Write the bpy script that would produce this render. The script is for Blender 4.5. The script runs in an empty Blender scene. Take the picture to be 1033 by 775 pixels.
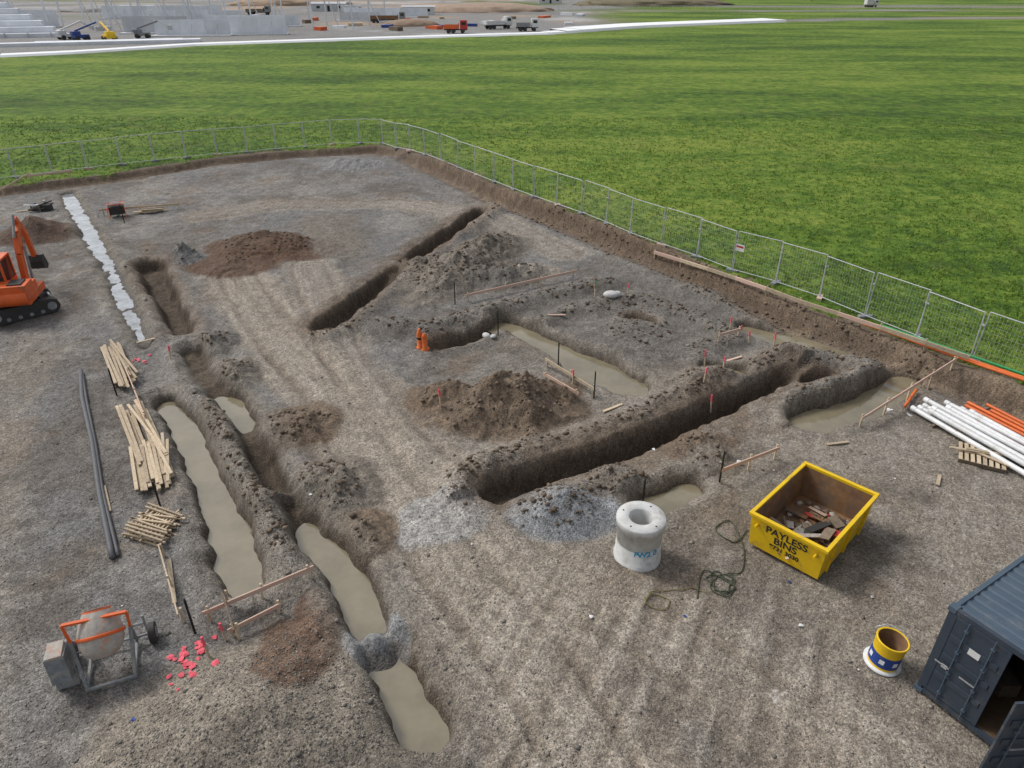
import bpy, math, random
import numpy as np
from mathutils import Vector, Matrix
random.seed(7); RNG=np.random.default_rng(11)
S=bpy.context.scene
# ------------------------------------------------------------------ materials
def nd(nt,t,**k):
    n=nt.nodes.new(t)
    for a,b in k.items(): setattr(n,a,b)
    return n
def mat(name,c1,c2=None,rough=0.7,metal=0.0,scale=6.0,island=0.0,bump=0.15,stretch=None,dirt=None,dirt_amt=0.4,spec=0.4):
    m=bpy.data.materials.new(name); m.use_nodes=True; nt=m.node_tree; L=nt.links.new
    b=nt.nodes['Principled BSDF']
    if c2 is None: c2=tuple(x*0.75 for x in c1)
    tc=nd(nt,'ShaderNodeTexCoord'); mp=nd(nt,'ShaderNodeMapping')
    if stretch: mp.inputs['Scale'].default_value=stretch
    L(tc.outputs['Object'],mp.inputs[0])
    n=nd(nt,'ShaderNodeTexNoise'); n.inputs['Scale'].default_value=scale; n.inputs['Detail'].default_value=4; n.inputs['Roughness'].default_value=0.65
    L(mp.outputs[0],n.inputs['Vector'])
    r=nd(nt,'ShaderNodeMapRange'); r.inputs[1].default_value=0.32; r.inputs[2].default_value=0.68
    L(n.outputs['Fac'],r.inputs[0])
    mx=nd(nt,'ShaderNodeMix',data_type='RGBA'); mx.inputs[6].default_value=(*c1,1); mx.inputs[7].default_value=(*c2,1)
    L(r.outputs[0],mx.inputs[0]); col=mx.outputs[2]
    if dirt:
        n2=nd(nt,'ShaderNodeTexNoise'); n2.inputs['Scale'].default_value=scale*0.45; n2.inputs['Detail'].default_value=6; n2.inputs['Roughness'].default_value=0.75
        L(tc.outputs['Object'],n2.inputs['Vector'])
        r2=nd(nt,'ShaderNodeMapRange'); r2.inputs[1].default_value=0.62-dirt_amt*0.3; r2.inputs[2].default_value=0.70
        L(n2.outputs['Fac'],r2.inputs[0])
        m2=nd(nt,'ShaderNodeMix',data_type='RGBA'); m2.inputs[7].default_value=(*dirt,1)
        L(r2.outputs[0],m2.inputs[0]); L(col,m2.inputs[6]); col=m2.outputs[2]
    if island:
        g=nd(nt,'ShaderNodeNewGeometry'); r3=nd(nt,'ShaderNodeMapRange'); r3.inputs[3].default_value=1-island; r3.inputs[4].default_value=1+island
        L(g.outputs['Random Per Island'],r3.inputs[0])
        vm=nd(nt,'ShaderNodeVectorMath',operation='SCALE'); L(col,vm.inputs[0]); L(r3.outputs[0],vm.inputs['Scale']); col=vm.outputs[0]
    L(col,b.inputs['Base Color'])
    b.inputs['Roughness'].default_value=rough; b.inputs['Metallic'].default_value=metal
    b.inputs['Specular IOR Level'].default_value=spec
    if bump:
        bp=nd(nt,'ShaderNodeBump'); bp.inputs['Strength'].default_value=bump; bp.inputs['Distance'].default_value=0.02
        L(n.outputs['Fac'],bp.inputs['Height']); L(bp.outputs[0],b.inputs['Normal'])
    return m
MUD=(0.17,0.14,0.11)
M_timber=mat('timber',(0.56,0.46,0.33),(0.40,0.31,0.21),0.8,scale=9,island=0.25)
M_timber_pink=mat('timber_pink_primer',(0.58,0.36,0.28),(0.52,0.42,0.34),0.8,scale=5,island=0.2)
M_timber_old=mat('weathered_timber',(0.22,0.17,0.12),(0.14,0.11,0.08),0.9,island=0.3)
M_white=mat('white_plastic',(0.76,0.77,0.78),(0.62,0.62,0.61),0.4,scale=3,island=0.1,dirt=(0.4,0.37,0.32),dirt_amt=0.2)
M_orange=mat('orange_pipe',(0.75,0.16,0.03),(0.6,0.13,0.03),0.45,island=0.12)
M_green=mat('green_pipe',(0.04,0.35,0.12),None,0.5)
M_conc=mat('concrete',(0.62,0.62,0.61),(0.48,0.48,0.46),0.85,scale=4,dirt=(0.33,0.31,0.27),dirt_amt=0.3)
M_panel=mat('far_concrete',(0.55,0.56,0.58),(0.46,0.47,0.49),0.85,scale=0.4,island=0.15)
M_panelw=mat('far_white_sheet',(0.78,0.80,0.83),(0.62,0.65,0.70),0.7,scale=0.3,island=0.1)
M_yellow=mat('yellow_paint',(0.82,0.54,0.01),(0.72,0.46,0.01),0.42,scale=3,dirt=(0.36,0.22,0.07),dirt_amt=0.18)
M_rust=mat('rusted_steel',(0.16,0.085,0.05),(0.28,0.16,0.07),0.85,scale=3,dirt=(0.10,0.09,0.085),dirt_amt=0.4)
M_black=mat('black_rubber',(0.03,0.03,0.03),(0.05,0.048,0.045),0.7)
M_blacktxt=mat('black_paint',(0.02,0.02,0.02),(0.03,0.03,0.03),0.6,bump=0)
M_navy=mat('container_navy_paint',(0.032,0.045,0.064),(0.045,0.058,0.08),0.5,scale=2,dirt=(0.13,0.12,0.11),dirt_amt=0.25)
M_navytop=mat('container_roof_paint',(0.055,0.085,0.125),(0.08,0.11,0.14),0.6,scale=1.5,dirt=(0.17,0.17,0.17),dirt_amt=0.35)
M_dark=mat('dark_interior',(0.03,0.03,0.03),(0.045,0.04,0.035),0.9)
M_ply=mat('plywood_floor',(0.14,0.09,0.05),None,0.8)
M_steel=mat('galvanised_steel',(0.55,0.57,0.59),(0.44,0.45,0.47),0.5,metal=0.1,bump=0)
M_wire=mat('galvanised_wire',(0.50,0.52,0.54),None,0.5,metal=0.0,bump=0)
M_exor=mat('machine_orange_paint',(0.72,0.13,0.025),(0.6,0.10,0.02),0.4,scale=2,dirt=(0.2,0.13,0.09),dirt_amt=0.25)
M_glass=mat('dark_glass',(0.02,0.03,0.035),None,0.1,bump=0,spec=0.6)
M_grsteel=mat('dirty_grey_steel',(0.24,0.26,0.28),(0.16,0.17,0.18),0.7,scale=8,dirt=(0.38,0.36,0.33),dirt_amt=0.5)
M_drumc=mat('cement_crusted_steel',(0.46,0.43,0.38),(0.32,0.29,0.26),0.9,scale=10,dirt=(0.52,0.24,0.15),dirt_amt=0.35)
M_pink=mat('fluoro_pink',(0.85,0.13,0.17),(0.7,0.10,0.14),0.7,island=0.15)
M_blue=mat('blue_paint',(0.02,0.06,0.32),(0.02,0.05,0.2),0.5,dirt=MUD,dirt_amt=0.2)
M_cyan=mat('blue_spray_paint',(0.02,0.35,0.60),None,0.7,bump=0)
M_conduit=mat('grey_conduit',(0.085,0.09,0.10),(0.12,0.12,0.125),0.6)
M_hose=mat('hose_rubber',(0.055,0.075,0.035),(0.04,0.045,0.03),0.5)
M_bag=mat('white_woven_bag',(0.6,0.6,0.6),(0.45,0.44,0.42),0.8,scale=10,bump=0.6)
M_red=mat('red_paint',(0.5,0.04,0.03),None,0.45)
M_vwhite=mat('vehicle_white',(0.7,0.7,0.7),None,0.35)
M_poly=mat('silt_fabric',(0.88,0.89,0.90),(0.80,0.81,0.82),0.8,scale=0.5)
M_leaf=mat('leaves',(0.05,0.09,0.03),(0.03,0.06,0.02),0.9,island=0.4,scale=2)
M_bark=mat('bark',(0.12,0.09,0.07),None,0.9)
# ------------------------------------------------------------------ mesh builder
class MB:
    def __init__(s): s.v=[];s.f=[];s.mi=[];s.mats=[];s.T=Matrix.Identity(4);s.sm=[]
    def m(s,mt):
        if mt not in s.mats: s.mats.append(mt)
        return s.mats.index(mt)
    def add(s,vs,fs,mt,smooth=False):
        o=len(s.v); T=s.T
        s.v+= [tuple(T@Vector(v)) for v in vs]; k=s.m(mt)
        for f in fs: s.f.append(tuple(i+o for i in f)); s.mi.append(k); s.sm.append(smooth)
    def box(s,c,d,mt,rot=None):
        R=rot if rot is not None else Matrix.Identity(3)
        if isinstance(R,(int,float)): R=Matrix.Rotation(R,3,'Z')
        x,y,z=d[0]/2,d[1]/2,d[2]/2; c=Vector(c)
        vs=[c+R@Vector(p) for p in [(-x,-y,-z),(x,-y,-z),(x,y,-z),(-x,y,-z),(-x,-y,z),(x,-y,z),(x,y,z),(-x,y,z)]]
        s.add(vs,[(0,3,2,1),(4,5,6,7),(0,1,5,4),(1,2,6,5),(2,3,7,6),(3,0,4,7)],mt)
    def beam(s,p0,p1,w,h,mt,roll=0):
        p0=Vector(p0);p1=Vector(p1);d=p1-p0;l=d.length;d.normalize()
        up=Vector((0,0,1)) if abs(d.z)<0.95 else Vector((1,0,0))
        y=up.cross(d).normalized(); z=d.cross(y)
        R=Matrix((d,y,z)).transposed()
        if roll: R=R@Matrix.Rotation(roll,3,'X')
        s.box((p0+p1)/2,(l,w,h),mt,R)
    def cyl(s,p0,p1,r0,mt,r1=None,n=12,caps=True,smooth=True):
        r1=r0 if r1 is None else r1
        p0=Vector(p0);p1=Vector(p1);d=(p1-p0).normalized()
        up=Vector((0,0,1)) if abs(d.z)<0.95 else Vector((1,0,0))
        a=up.cross(d).normalized(); b=d.cross(a)
        vs=[];fs=[]
        for i in range(n):
            t=2*math.pi*i/n; o=a*math.cos(t)+b*math.sin(t); vs.append(p0+o*r0); vs.append(p1+o*r1)
        for i in range(n):
            j=(i+1)%n; fs.append((2*i,2*j,2*j+1,2*i+1))
        s.add(vs,fs,mt,smooth)
        if caps:
            s.add([vs[2*i] for i in range(n)],[tuple(reversed(range(n)))],mt); s.add([vs[2*i+1] for i in range(n)],[tuple(range(n))],mt)
    def lathe(s,prof,mt,n=32,c=(0,0,0)):
        vs=[];fs=[]
        for (r,z) in prof:
            for i in range(n):
                t=2*math.pi*i/n; vs.append((c[0]+r*math.cos(t),c[1]+r*math.sin(t),c[2]+z))
        for k in range(len(prof)-1):
            for i in range(n):
                j=(i+1)%n; fs.append((k*n+i,k*n+j,(k+1)*n+j,(k+1)*n+i))
        s.add(vs,fs,mt,True)
    def tube(s,pts,r,mt,n=8):
        pts=[Vector(p) for p in pts]; vs=[];fs=[]
        for k,p in enumerate(pts):
            d=(pts[min(k+1,len(pts)-1)]-pts[max(k-1,0)]).normalized()
            up=Vector((0,0,1)) if abs(d.z)<0.95 else Vector((1,0,0))
            a=up.cross(d).normalized(); b=d.cross(a)
            for i in range(n):
                t=2*math.pi*i/n; vs.append(p+(a*math.cos(t)+b*math.sin(t))*r)
        for k in range(len(pts)-1):
            for i in range(n):
                j=(i+1)%n; fs.append((k*n+i,k*n+j,(k+1)*n+j,(k+1)*n+i))
        fs.append(tuple(reversed(range(n)))); fs.append(tuple((len(pts)-1)*n+i for i in range(n)))
        s.add(vs,fs,mt,True)
    def blob(s,c,r,mt,n=2,j=0.15,sm=True):
        import bmesh
        bm=bmesh.new(); bmesh.ops.create_icosphere(bm,subdivisions=n,radius=1)
        vs=[(c[0]+v.co.x*r[0]*(1+random.uniform(-j,j)),c[1]+v.co.y*r[1]*(1+random.uniform(-j,j)),c[2]+v.co.z*r[2]*(1+random.uniform(-j,j))) for v in bm.verts]
        fs=[tuple(v.index for v in f.verts) for f in bm.faces]; bm.free(); s.add(vs,fs,mt,sm)
    def done(s,name,loc=(0,0,0),yaw=0,rot=None,bevel=0,parent=None,recenter=True,scale=1):
        me=bpy.data.meshes.new(name)
        off=Vector((0,0,0))
        if loc==(0,0,0) and yaw==0 and rot is None and recenter and s.v and parent is None:
            a=np.array(s.v); off=Vector(((a[:,0].min()+a[:,0].max())/2,(a[:,1].min()+a[:,1].max())/2,a[:,2].min()))
            a-=np.array(off); vv=a.tolist()
        else: vv=s.v
        if scale!=1: vv=[tuple(c_*scale for c_ in v_) for v_ in vv]
        me.from_pydata(vv,[],s.f)
        for m_ in s.mats: me.materials.append(m_)
        me.polygons.foreach_set('material_index',s.mi); me.polygons.foreach_set('use_smooth',s.sm)
        me.update()
        o=bpy.data.objects.new(name,me); S.collection.objects.link(o)
        o.location=Vector(loc)+off
        o.rotation_euler=rot if rot is not None else (0,0,yaw)
        if bevel:
            b=o.modifiers.new('bevel','BEVEL'); b.width=bevel; b.segments=2; b.limit_method='ANGLE'
        if parent: o.parent=parent
        return o
# ------------------------------------------------------------------ terrain height
TAB=RNG.random((512,512))*2-1
def vn(x,y,s,seed=0):
    xs=x/s+seed*37.7+1000; ys=y/s+seed*91.3+1000
    xi=np.floor(xs).astype(int); yi=np.floor(ys).astype(int); fx=xs-xi; fy=ys-yi
    fx=fx*fx*(3-2*fx); fy=fy*fy*(3-2*fy)
    a=TAB[xi%512,yi%512];b=TAB[(xi+1)%512,yi%512];c=TAB[xi%512,(yi+1)%512];d=TAB[(xi+1)%512,(yi+1)%512]
    return (a*(1-fx)+b*fx)*(1-fy)+(c*(1-fx)+d*fx)*fy
def fbm(x,y,s,seed=0,o=4):
    r=0;a=1;t=0
    for i in range(o): r=r+a*vn(x*math.cos(i)+y*math.sin(i),y*math.cos(i)-x*math.sin(i),s/2**i,seed+i); t+=a; a*=0.55
    return r/t
def sst(a,b,x): 
    t=np.clip((x-a)/(b-a),0,1); return t*t*(3-2*t)
def pdist(X,Y,pts,margin=3.0):
    pts=[tuple(p) for p in pts]; na=len(pts[0])-2
    D=np.full(X.shape,99.0); Sg=np.zeros(X.shape); A=[np.zeros(X.shape) for _ in range(na)]
    for p,q in zip(pts[:-1],pts[1:]):
        k=np.nonzero((X>min(p[0],q[0])-margin)&(X<max(p[0],q[0])+margin)&(Y>min(p[1],q[1])-margin)&(Y<max(p[1],q[1])+margin))[0]
        if len(k)==0: continue
        x=X[k];y=Y[k];dx=q[0]-p[0];dy=q[1]-p[1];l2=dx*dx+dy*dy
        t=np.clip(((x-p[0])*dx+(y-p[1])*dy)/l2,0,1)
        d=np.hypot(x-p[0]-t*dx,y-p[1]-t*dy); sg=np.sign(dx*(y-p[1])-dy*(x-p[0]))
        u=d<D[k]; kk=k[u]; D[kk]=d[u]; Sg[kk]=sg[u]
        for i in range(na): A[i][kk]=(p[2+i]*(1-t)+q[2+i]*t)[u]
    return D,Sg,A
f98=lambda L:[(x*0.98,y*0.98) for x,y in L]
EDGE=[(-300,-100),(-58,38)]+f98([(-37.3,51.9),(-31.8,55.4),(-24.9,61.5),(-18.9,64.3),(-12.2,66.3),(-10.2,64.7),(-5.2,57.3),(-1.2,50.6),(5.0,42.2),(9.5,35.0),(12.8,29.5),(15.7,26.0),(18.7,22.1)])+[(30,7),(60,-35),(130,-120)]
FENCE=f98([(-58,40.5),(-38.7,54.2),(-33.1,58.0),(-27.4,61.5),(-20.7,64.7),(-16.4,66.8),(-12.2,67.6),(-8.2,62.3),(-3.6,56.4),(0.9,50.0),(5.3,44.2),(7.2,40.7),(10.3,37.0),(11.8,34.8),(13.4,33.3),(14.4,32.0),(15.7,29.7),(16.9,28.1),(17.9,25.8),(19.0,23.7),(20.4,22.2),(28,12)])
SILT=[(-700,-100),(-200,95),(-93.7,142.3),(-83.4,149),(-66.8,166.6),(-27.4,184.9),(11,200.5),(38,226),(90.4,255.9),(150,270),(400,300),(2500,700)]
TR=[
 ([(-31.5,50.3,.42,.2),(-25.5,41.6,.42,.2),(-21.4,35.8,.32,.16),(-18.5,31.3,.38,.18),(-16.9,28.9,.26,.15),(-15.3,26.4,.12,.10)],.08,.08,.5,'pale'),
 ([(-12.7,22.2,.32,.5),(-11.9,21.2,.40,.55),(-9.8,18.2,.44,.55),(-8.3,15.8,.50,.55),(-7.4,14.2,.55,.55),(-6.8,13.2,.48,.5)],.10,.2,.6,'wet'),
 ([(-19.4,36.1,.65,.5),(-17.8,33.5,.55,.8),(-16.3,31.2,.45,.8),(-14.3,27.9,.4,.6)],.15,.2,.6,'dry'),
 ([(-13.2,26.0,.35,.25),(-11.4,23.2,.3,.12),(-10.4,22.3,.4,.5),(-9.4,20.9,.38,.5),(-8.9,20.0,.25,.10),(-8.1,18.6,.4,.55),(-7.0,17.0,.4,.5)],.15,.22,.6,'wet'),
 ([(-6.5,16.3,.3,.2),(-5.7,15.2,.42,.6),(-4.5,13.8,.46,.6),(-3.6,12.3,.46,.6),(-2.6,10.5,.46,.65),(-1.8,9.2,.46,.65)],.12,.12,.6,'wet'),
 ([(-0.4,17.0,.5,.6),(0.9,17.8,.5,.95),(2.7,18.6,.42,.95),(4.4,19.6,.42,.95),(6.4,20.9,.42,.95),(8.5,22.5,.42,.95),(10.6,24.0,.35,.7)],.36,.12,1.0,'dry'),
 ([(-8.2,28.4,.6,.6),(-7.4,31.2,.5,.8),(-6.6,33.7,.5,.7),(-6.1,35.2,.4,.3)],.1,.3,.9,'dry'),
 ([(-5.6,36.6,.4,.3),(-5.2,38.0,.5,.7),(-4.2,40.7,.45,.7),(-2.1,46.2,.45,.7)],.1,.3,.9,'dry'),
 ([(-0.4,28.9,.45,.4),(0.7,27.9,.55,.5),(1.9,26.3,.6,.5),(3.4,24.5,1.0,.5),(4.4,23.3,.8,.5)],.1,.1,.5,'wet'),
 ([(10.4,28.2,.5,.4),(12.2,26.7,.65,.4),(13.5,25.3,.5,.4)],.05,.05,.5,'wet'),
 ([(10.5,20.9,.7,.5),(12.6,21.9,.7,.5),(15.2,23.8,.55,.5)],.15,.05,.5,'wet'),
 ([(4.1,16.3,.5,.42),(5.4,17.1,.4,.42)],.2,.1,.5,'wet'),
 ([(7.8,24.6,.35,.3),(8.7,24.2,.4,.3)],.05,.05,.4,'wet'),
 ([(-3.4,26.5,.3,.3),(-1.8,27.4,.4,.5),(-0.6,28.5,.35,.4)],.0,.1,.4,'dry'),
 ([(5.5,28.9,.3,.4),(6.1,28.6,.3,.4)],.08,.08,.4,'dry'),
 ([(11.5,23.6,.35,.45),(12.3,23.85,.35,.45)],.0,.0,.4,'dry'),
]
BR=(0.135,0.098,0.068); GB=(0.158,0.138,0.113); GG=(0.185,0.182,0.178); BG=(0.205,0.215,0.225); TAN=(0.25,0.22,0.183); GD=(0.136,0.124,0.109); SAND=(0.100,0.060,0.039)
RD=[
 ([(-5.4,28.2,.7,.25),(-3.7,27.9,.85,.5),(-2.0,28.9,.85,.55),(1.1,31.1,.85,.5),(4.1,32.9,.85,.45),(5.6,33.7,.7,.2)],GD),
 ([(-6.4,29.0,.9,.15),(-5.0,28.0,.7,.3)],GD),
 ([(11.0,25.2,.75,.5),(13.2,25.0,.8,.55),(13.8,23.9,.75,.55),(12.4,22.8,.75,.5),(10.4,22.1,.7,.3)],GD),
 ([(1.2,28.6,.7,.25),(2.9,30.0,.9,.42),(5.8,30.9,1.0,.45),(8.2,29.3,1.0,.42),(9.2,27.2,.9,.38),(7.6,25.6,.8,.3)],GD),
 ([(-10.4,21.6,.6,.25),(-8.3,17.8,.7,.35),(-6.4,14.6,.7,.3),(-5.6,13.4,.6,.2)],GB),
 ([(-7,59.5,.7,.25),(3.0,44.2,.7,.3),(9.0,35.6,.8,.32),(13.4,29.6,.8,.35),(17.0,25.2,.7,.3)],BR),
 ([(-9.5,38.5,1.2,.12),(-12,44,1.2,.1)],GB),
 ([(5.6,36.5,1.0,.25),(8.5,32.5,1.0,.3),(11,28.9,1.0,.22)],GD),
]
MD=[
 (-0.3,21.4,3.2,2.2,0.0,1.5,BR,.22),(1.4,22.4,1.5,1.2,.3,.5,BR,.2),(-2.6,22.4,1.5,1.3,.3,.5,BR,.2),
 (-2.9,34.7,2.6,5.0,-.5,1.15,GB,.18),(-1.2,38.3,2.4,3.4,-.4,.95,GB,.18),(-0.2,33.9,2.2,1.5,.5,.75,GD,.15),(1.2,34.8,1.7,1.3,.5,.5,TAN,.15),
 (-5.4,8.9,3.6,2.8,0.1,1.15,(0.215,0.185,0.148),.06),
 (1.5,15.9,1.9,1.35,.1,.8,BG,.08),(-2.0,15.6,1.7,1.2,.5,.10,(0.29,0.28,0.265),.18),
 (-14.2,38.9,3.6,3.0,-.2,.95,SAND,.12),(-14.9,36.0,2.8,2.2,0,.3,SAND,.15),(-11.6,38.4,2.4,2.0,0,.2,SAND,.15),
 (-28.2,41.0,3.0,2.1,.2,1.3,(0.095,0.06,0.042),.12),(-26.5,33.5,3.5,1.6,.1,.8,GB,.15),
 (-17.8,36.9,1.2,1.3,0,1.0,GG,.1),(-13.2,59.3,3.2,2.6,0,.5,GG,.2),(-9.8,62.0,1.4,1.0,0,.4,GG,.15),
 (5.2,27.6,3.5,3.1,-.3,.5,GD,.08),
 (-7.2,20.3,1.6,1.7,.2,.45,BR,.2),(-5.3,17.0,1.6,1.9,.4,.55,GB,.2),(-4.0,14.9,1.0,1.2,.3,.3,BR,.2),
 (-10.8,24.1,1.3,1.5,.4,.5,GB,.2),(-12.5,27.0,1.0,1.7,.4,.4,GD,.2),(6.2,19.3,1.8,1.2,.5,.25,(0.155,0.115,0.083),.2),
 (3.0,17.2,1.4,.9,.5,.5,GB,.15),(6.4,18.3,1.2,.8,.4,.3,GB,.15),(6.9,23.4,2.0,1.2,.5,.4,GB,.15),
 (-4.9,10.9,1.1,1.5,.3,.25,(0.12,0.076,0.052),.25),(-4.7,12.0,.6,1.0,.3,.15,(0.12,0.076,0.052),.25),
 (-22.5,36.5,1.0,1.2,0,.15,GD,.2),(9.6,31.5,1.6,2.6,.55,.3,GD,.15),
]
POST=[(-3.15,11.35,.85,.95,.4,.85,(.20,.203,.205),.12)]
TRACK=[(-14.1,34.3),(-10.1,27.4),(-6.8,22.5),(-4.7,18.7),(-2.8,15.8),(-0.9,12.8),(0.9,10.0),(2.0,7.4),(3,4)]
TRACK2=[(-10.9,36),(-6.9,25.6),(-3.9,19.9),(-2.0,17.2),(0,14.0),(3.5,11.5),(7,8)]
TRACK3=[(-20,45),(-15.5,47.5),(-8,48),(-1,44),(3,38)]
TRACK4=[(-20,27),(-18,20),(-14,13),(-11,7)]
def terrain(X,Y,colour=True):
    N=X.shape[0]
    near=np.exp(-np.maximum(0,np.hypot(X,Y-30)-60)/40)
    wob=fbm(X,Y,.9,3,3); wob2=vn(X,Y,.28,9)
    trk=np.zeros(N)
    H=(.06*fbm(X,Y,3.5,1,3))*near
    C=np.empty((N,3))
    big=fbm(X,Y,7,21,4)
    warm=np.clip(sst(-7,1,X+1.5*big)*sst(36,17,Y+4*big)+.35*sst(.05,.5,big),0,1)
    c0=np.array((.152,.147,.141)); c1=np.array((.220,.192,.158))
    C[:]=c0*(1-warm[:,None])+c1*warm[:,None]
    def paint(k,col):
        nonlocal C
        k=np.clip(k,0,1)[:,None]; C=C*(1-k)+np.array(col)*k
    paint(.5*sst(.05,.5,fbm(X,Y,4,31,4)),(.27,.25,.222)); paint(.7*sst(-.05,.45,fbm(X,Y,3.3,41,5)),(.112,.095,.078)); paint(.5*sst(.05,.5,fbm(X,Y,1.3,47,4)),(.113,.098,.082)); paint(.35*sst(.1,.5,fbm(X,Y,.8,57,3)),(.27,.25,.225)); paint(.45*sst(.15,.5,fbm(X,Y,2.1,67,4)),(.165,.12,.083))
    for P,w,k in ((TRACK,1.45,.85),(TRACK2,1.2,.6),(TRACK3,1.3,.5),(TRACK4,1.2,.3)):
        D,Sg,_=pdist(X,Y,P,4)
        e=sst(w+.6,w-.4,D+.5*wob); paint(k*e,(.28,.242,.196)); trk=np.maximum(trk,k*e)
        s=D*Sg; al=X*.5-Y*.86
        rut=np.exp(-((np.abs(s+.12*wob)-.85)/.18)**2)*e
        sk_=vn(s+.15*wob,al*.05,.13,33)+.7*vn(s+.1*wob,al*.08,.3,34)
        H+=k*(-.10*rut+e*(.09+.03*sk_)+.06*np.exp(-((D-w-.3)/.25)**2))
        paint(.6*rut*k,(.15,.12,.092)); paint(.5*e*k*sst(.1,.9,sk_),(.33,.295,.25)); paint(.55*e*k*sst(-.1,-.9,sk_),(.16,.132,.103))
    H+=(.035*fbm(X,Y,.8,2,3)+.028*fbm(X,Y,.38,6,2)+.012*vn(X,Y,.17,5))*near*(1-.65*trk)
    a=(X*.45+Y*.9); b=(X*.9-Y*.45)
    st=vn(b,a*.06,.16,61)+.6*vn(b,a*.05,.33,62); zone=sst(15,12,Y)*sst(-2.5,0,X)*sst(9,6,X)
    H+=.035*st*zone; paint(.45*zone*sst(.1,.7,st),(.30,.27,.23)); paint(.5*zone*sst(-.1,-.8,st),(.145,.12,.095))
    def mounds(LST):
        nonlocal H
        for (mx,my,rx,ry,ro,h,col,lump) in LST:
            k=np.nonzero((np.abs(X-mx)<max(rx,ry)*1.5)&(np.abs(Y-my)<max(rx,ry)*1.5))[0]
            if len(k)==0: continue
            x=X[k]-mx;y=Y[k]-my;cx=math.cos(ro);sx=math.sin(ro)
            r=np.hypot((x*cx+y*sx)/rx,(-x*sx+y*cx)/ry)+lump*fbm(X[k],Y[k],1.0,int(abs(mx*7))%50,3)
            p=np.clip(1-r,0,1.2); q=np.where(p<.3,p*p/.6,p-.15)/.85
            H[k]+=h*q*(1+lump*1.7*fbm(X[k],Y[k],.6,8,3))+lump*.5*sst(0,.3,p)*np.abs(fbm(X[k],Y[k],.35,14,2))
            e=np.zeros(N); e[k]=sst(0,.22,p)*.9; paint(e,col)
            e[k]=e[k]*.5*sst(.0,.6,fbm(X[k],Y[k],.45,28,3)); paint(e,tuple(c_*1.5 for c_ in col))
    mounds(MD)
    for pts,col in RD:
        D,Sg,A=pdist(X,Y,pts,3)
        w=np.maximum(A[0],.01); p=np.clip(1-(D+.16*wob)/(w*1.6),0,1)
        H+=A[1]*p*p*(3-2*p)*(1+.07*wob2); paint(sst(0,.35,p)*.8,col); paint(.4*sst(.65,1,p)*sst(-.2,.4,wob),(.23,.21,.185))
    wet=np.zeros(N)
    for pts,bl,br,bw,kind in TR:
        D,Sg,A=pdist(X,Y,pts,3.5)
        hw=A[0]; dn=D+.17*wob+.03*wob2; m=D<50
        bh=np.where(Sg>0,bl,br)
        bp=np.where(m,np.exp(-((dn-hw-.6*bw-.15)/(bw*.6))**2),0)
        H+=bh*bp*(1+.1*wob2+.35*wob); 
        paint(np.where(m,.75*sst(hw+bw*1.5,hw+.1,dn),0),GB if kind!='dry' else BR)
        paint(np.where(m,.4*bp*sst(-.1,.5,wob),0),(.23,.21,.185))
        sl=.2 if kind=='dry' else .18
        p=np.where(m,sst(hw+sl,hw-sl,dn),0)
        dep=A[1]+(.06*vn(X,Y,.7,19)+.03*vn(X,Y,.25,29) if kind=='pale' else 0)
        H=H*(1-p)+(-dep+.05*wob2)*p
        paint(p*.9,(.080,.060,.043) if kind!='pale' else (.10,.092,.085)); wet=np.maximum(wet,p)
    mounds(POST)
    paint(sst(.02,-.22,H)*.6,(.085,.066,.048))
    paint(sst(.3,.1,np.hypot(X-5.7,Y-9.85)+.28*np.abs(vn(X,Y,.1,4)))*sst(-.2,.3,vn(X,Y,.05,5)),(.75,.76,.78))
    ye=np.interp(X,[p[0] for p in EDGE],[p[1] for p in EDGE])
    D,Sg,_=pdist(X,Y,EDGE,1e5); sd=np.where(Y>ye,D,-D)
    H=H*(1-sst(0,.6,sd))
    H-=.22*np.exp(-((sd+.75)/.45)**2)
    H+=sst(-.3,.15,sd+.15*wob)*.30
    tofence=sst(-1.9,-.2,sd+.3*wob); paint(.85*tofence,BR); paint(.5*np.exp(-((sd+.25)/.25)**2),(.085,.058,.038)); paint(.5*tofence*sst(.1,.6,wob),(.23,.175,.12))
    right=sst(-12,-6,X)
    gr=sst(.35+.8*right,.9+.8*right,sd+.9*wob+.6*big)
    H+=gr*(.05*fbm(X,Y,2.5,51,3)+.03*vn(X,Y,.4,52))*near
    H+=.3*np.exp(-((sd-.35)/.5)**2)*right*(1+.6*wob)
    D2,_,_=pdist(X,Y,SILT,1e5); ys=np.interp(X,[p[0] for p in SILT],[p[1] for p in SILT])
    s2=np.where(Y>ys,D2,-D2)
    bign=fbm(X,Y,60,71,4); xb=X-(Y-200)*.25
    yard=sst(0,1.5,s2)*np.clip(sst(30,0,xb+25*bign),0,1)
    strip=sst(0,1,s2)*sst(16,12,s2+3*bign)*sst(400,200,X)
    yard=np.maximum(yard,strip)
    road=np.exp(-((Y-(330+.05*X+8*bign))/9)**4)*sst(0,3,s2); road2=np.exp(-((Y-(395-.1*X+15*bign))/14)**4)
    yard=np.clip(np.maximum(yard,np.maximum(road,.9*road2)),0,1)
    green2=sst(.15,.4,fbm(X,Y,70,77,3))*sst(245,280,Y)*sst(-.9,.2,bign+(Y-300)/400); 
    yard=yard*(1-.9*green2)
    paint(yard*gr,(.22,.215,.205)); paint(yard*sst(0,.5,fbm(X,Y,40,73,4))*gr*sst(190,260,Y),(.36,.26,.18)); paint(.6*yard*sst(.2,.5,fbm(X,Y,25,74,4))*gr,(.46,.46,.46)); paint(.6*yard*sst(.1,.5,fbm(X,Y,18,79,4))*gr,(.15,.145,.14))
    G=gr*(1-yard)
    return H,np.clip(C,0.01,1),np.clip(G,0,1),sd,wet
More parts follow.
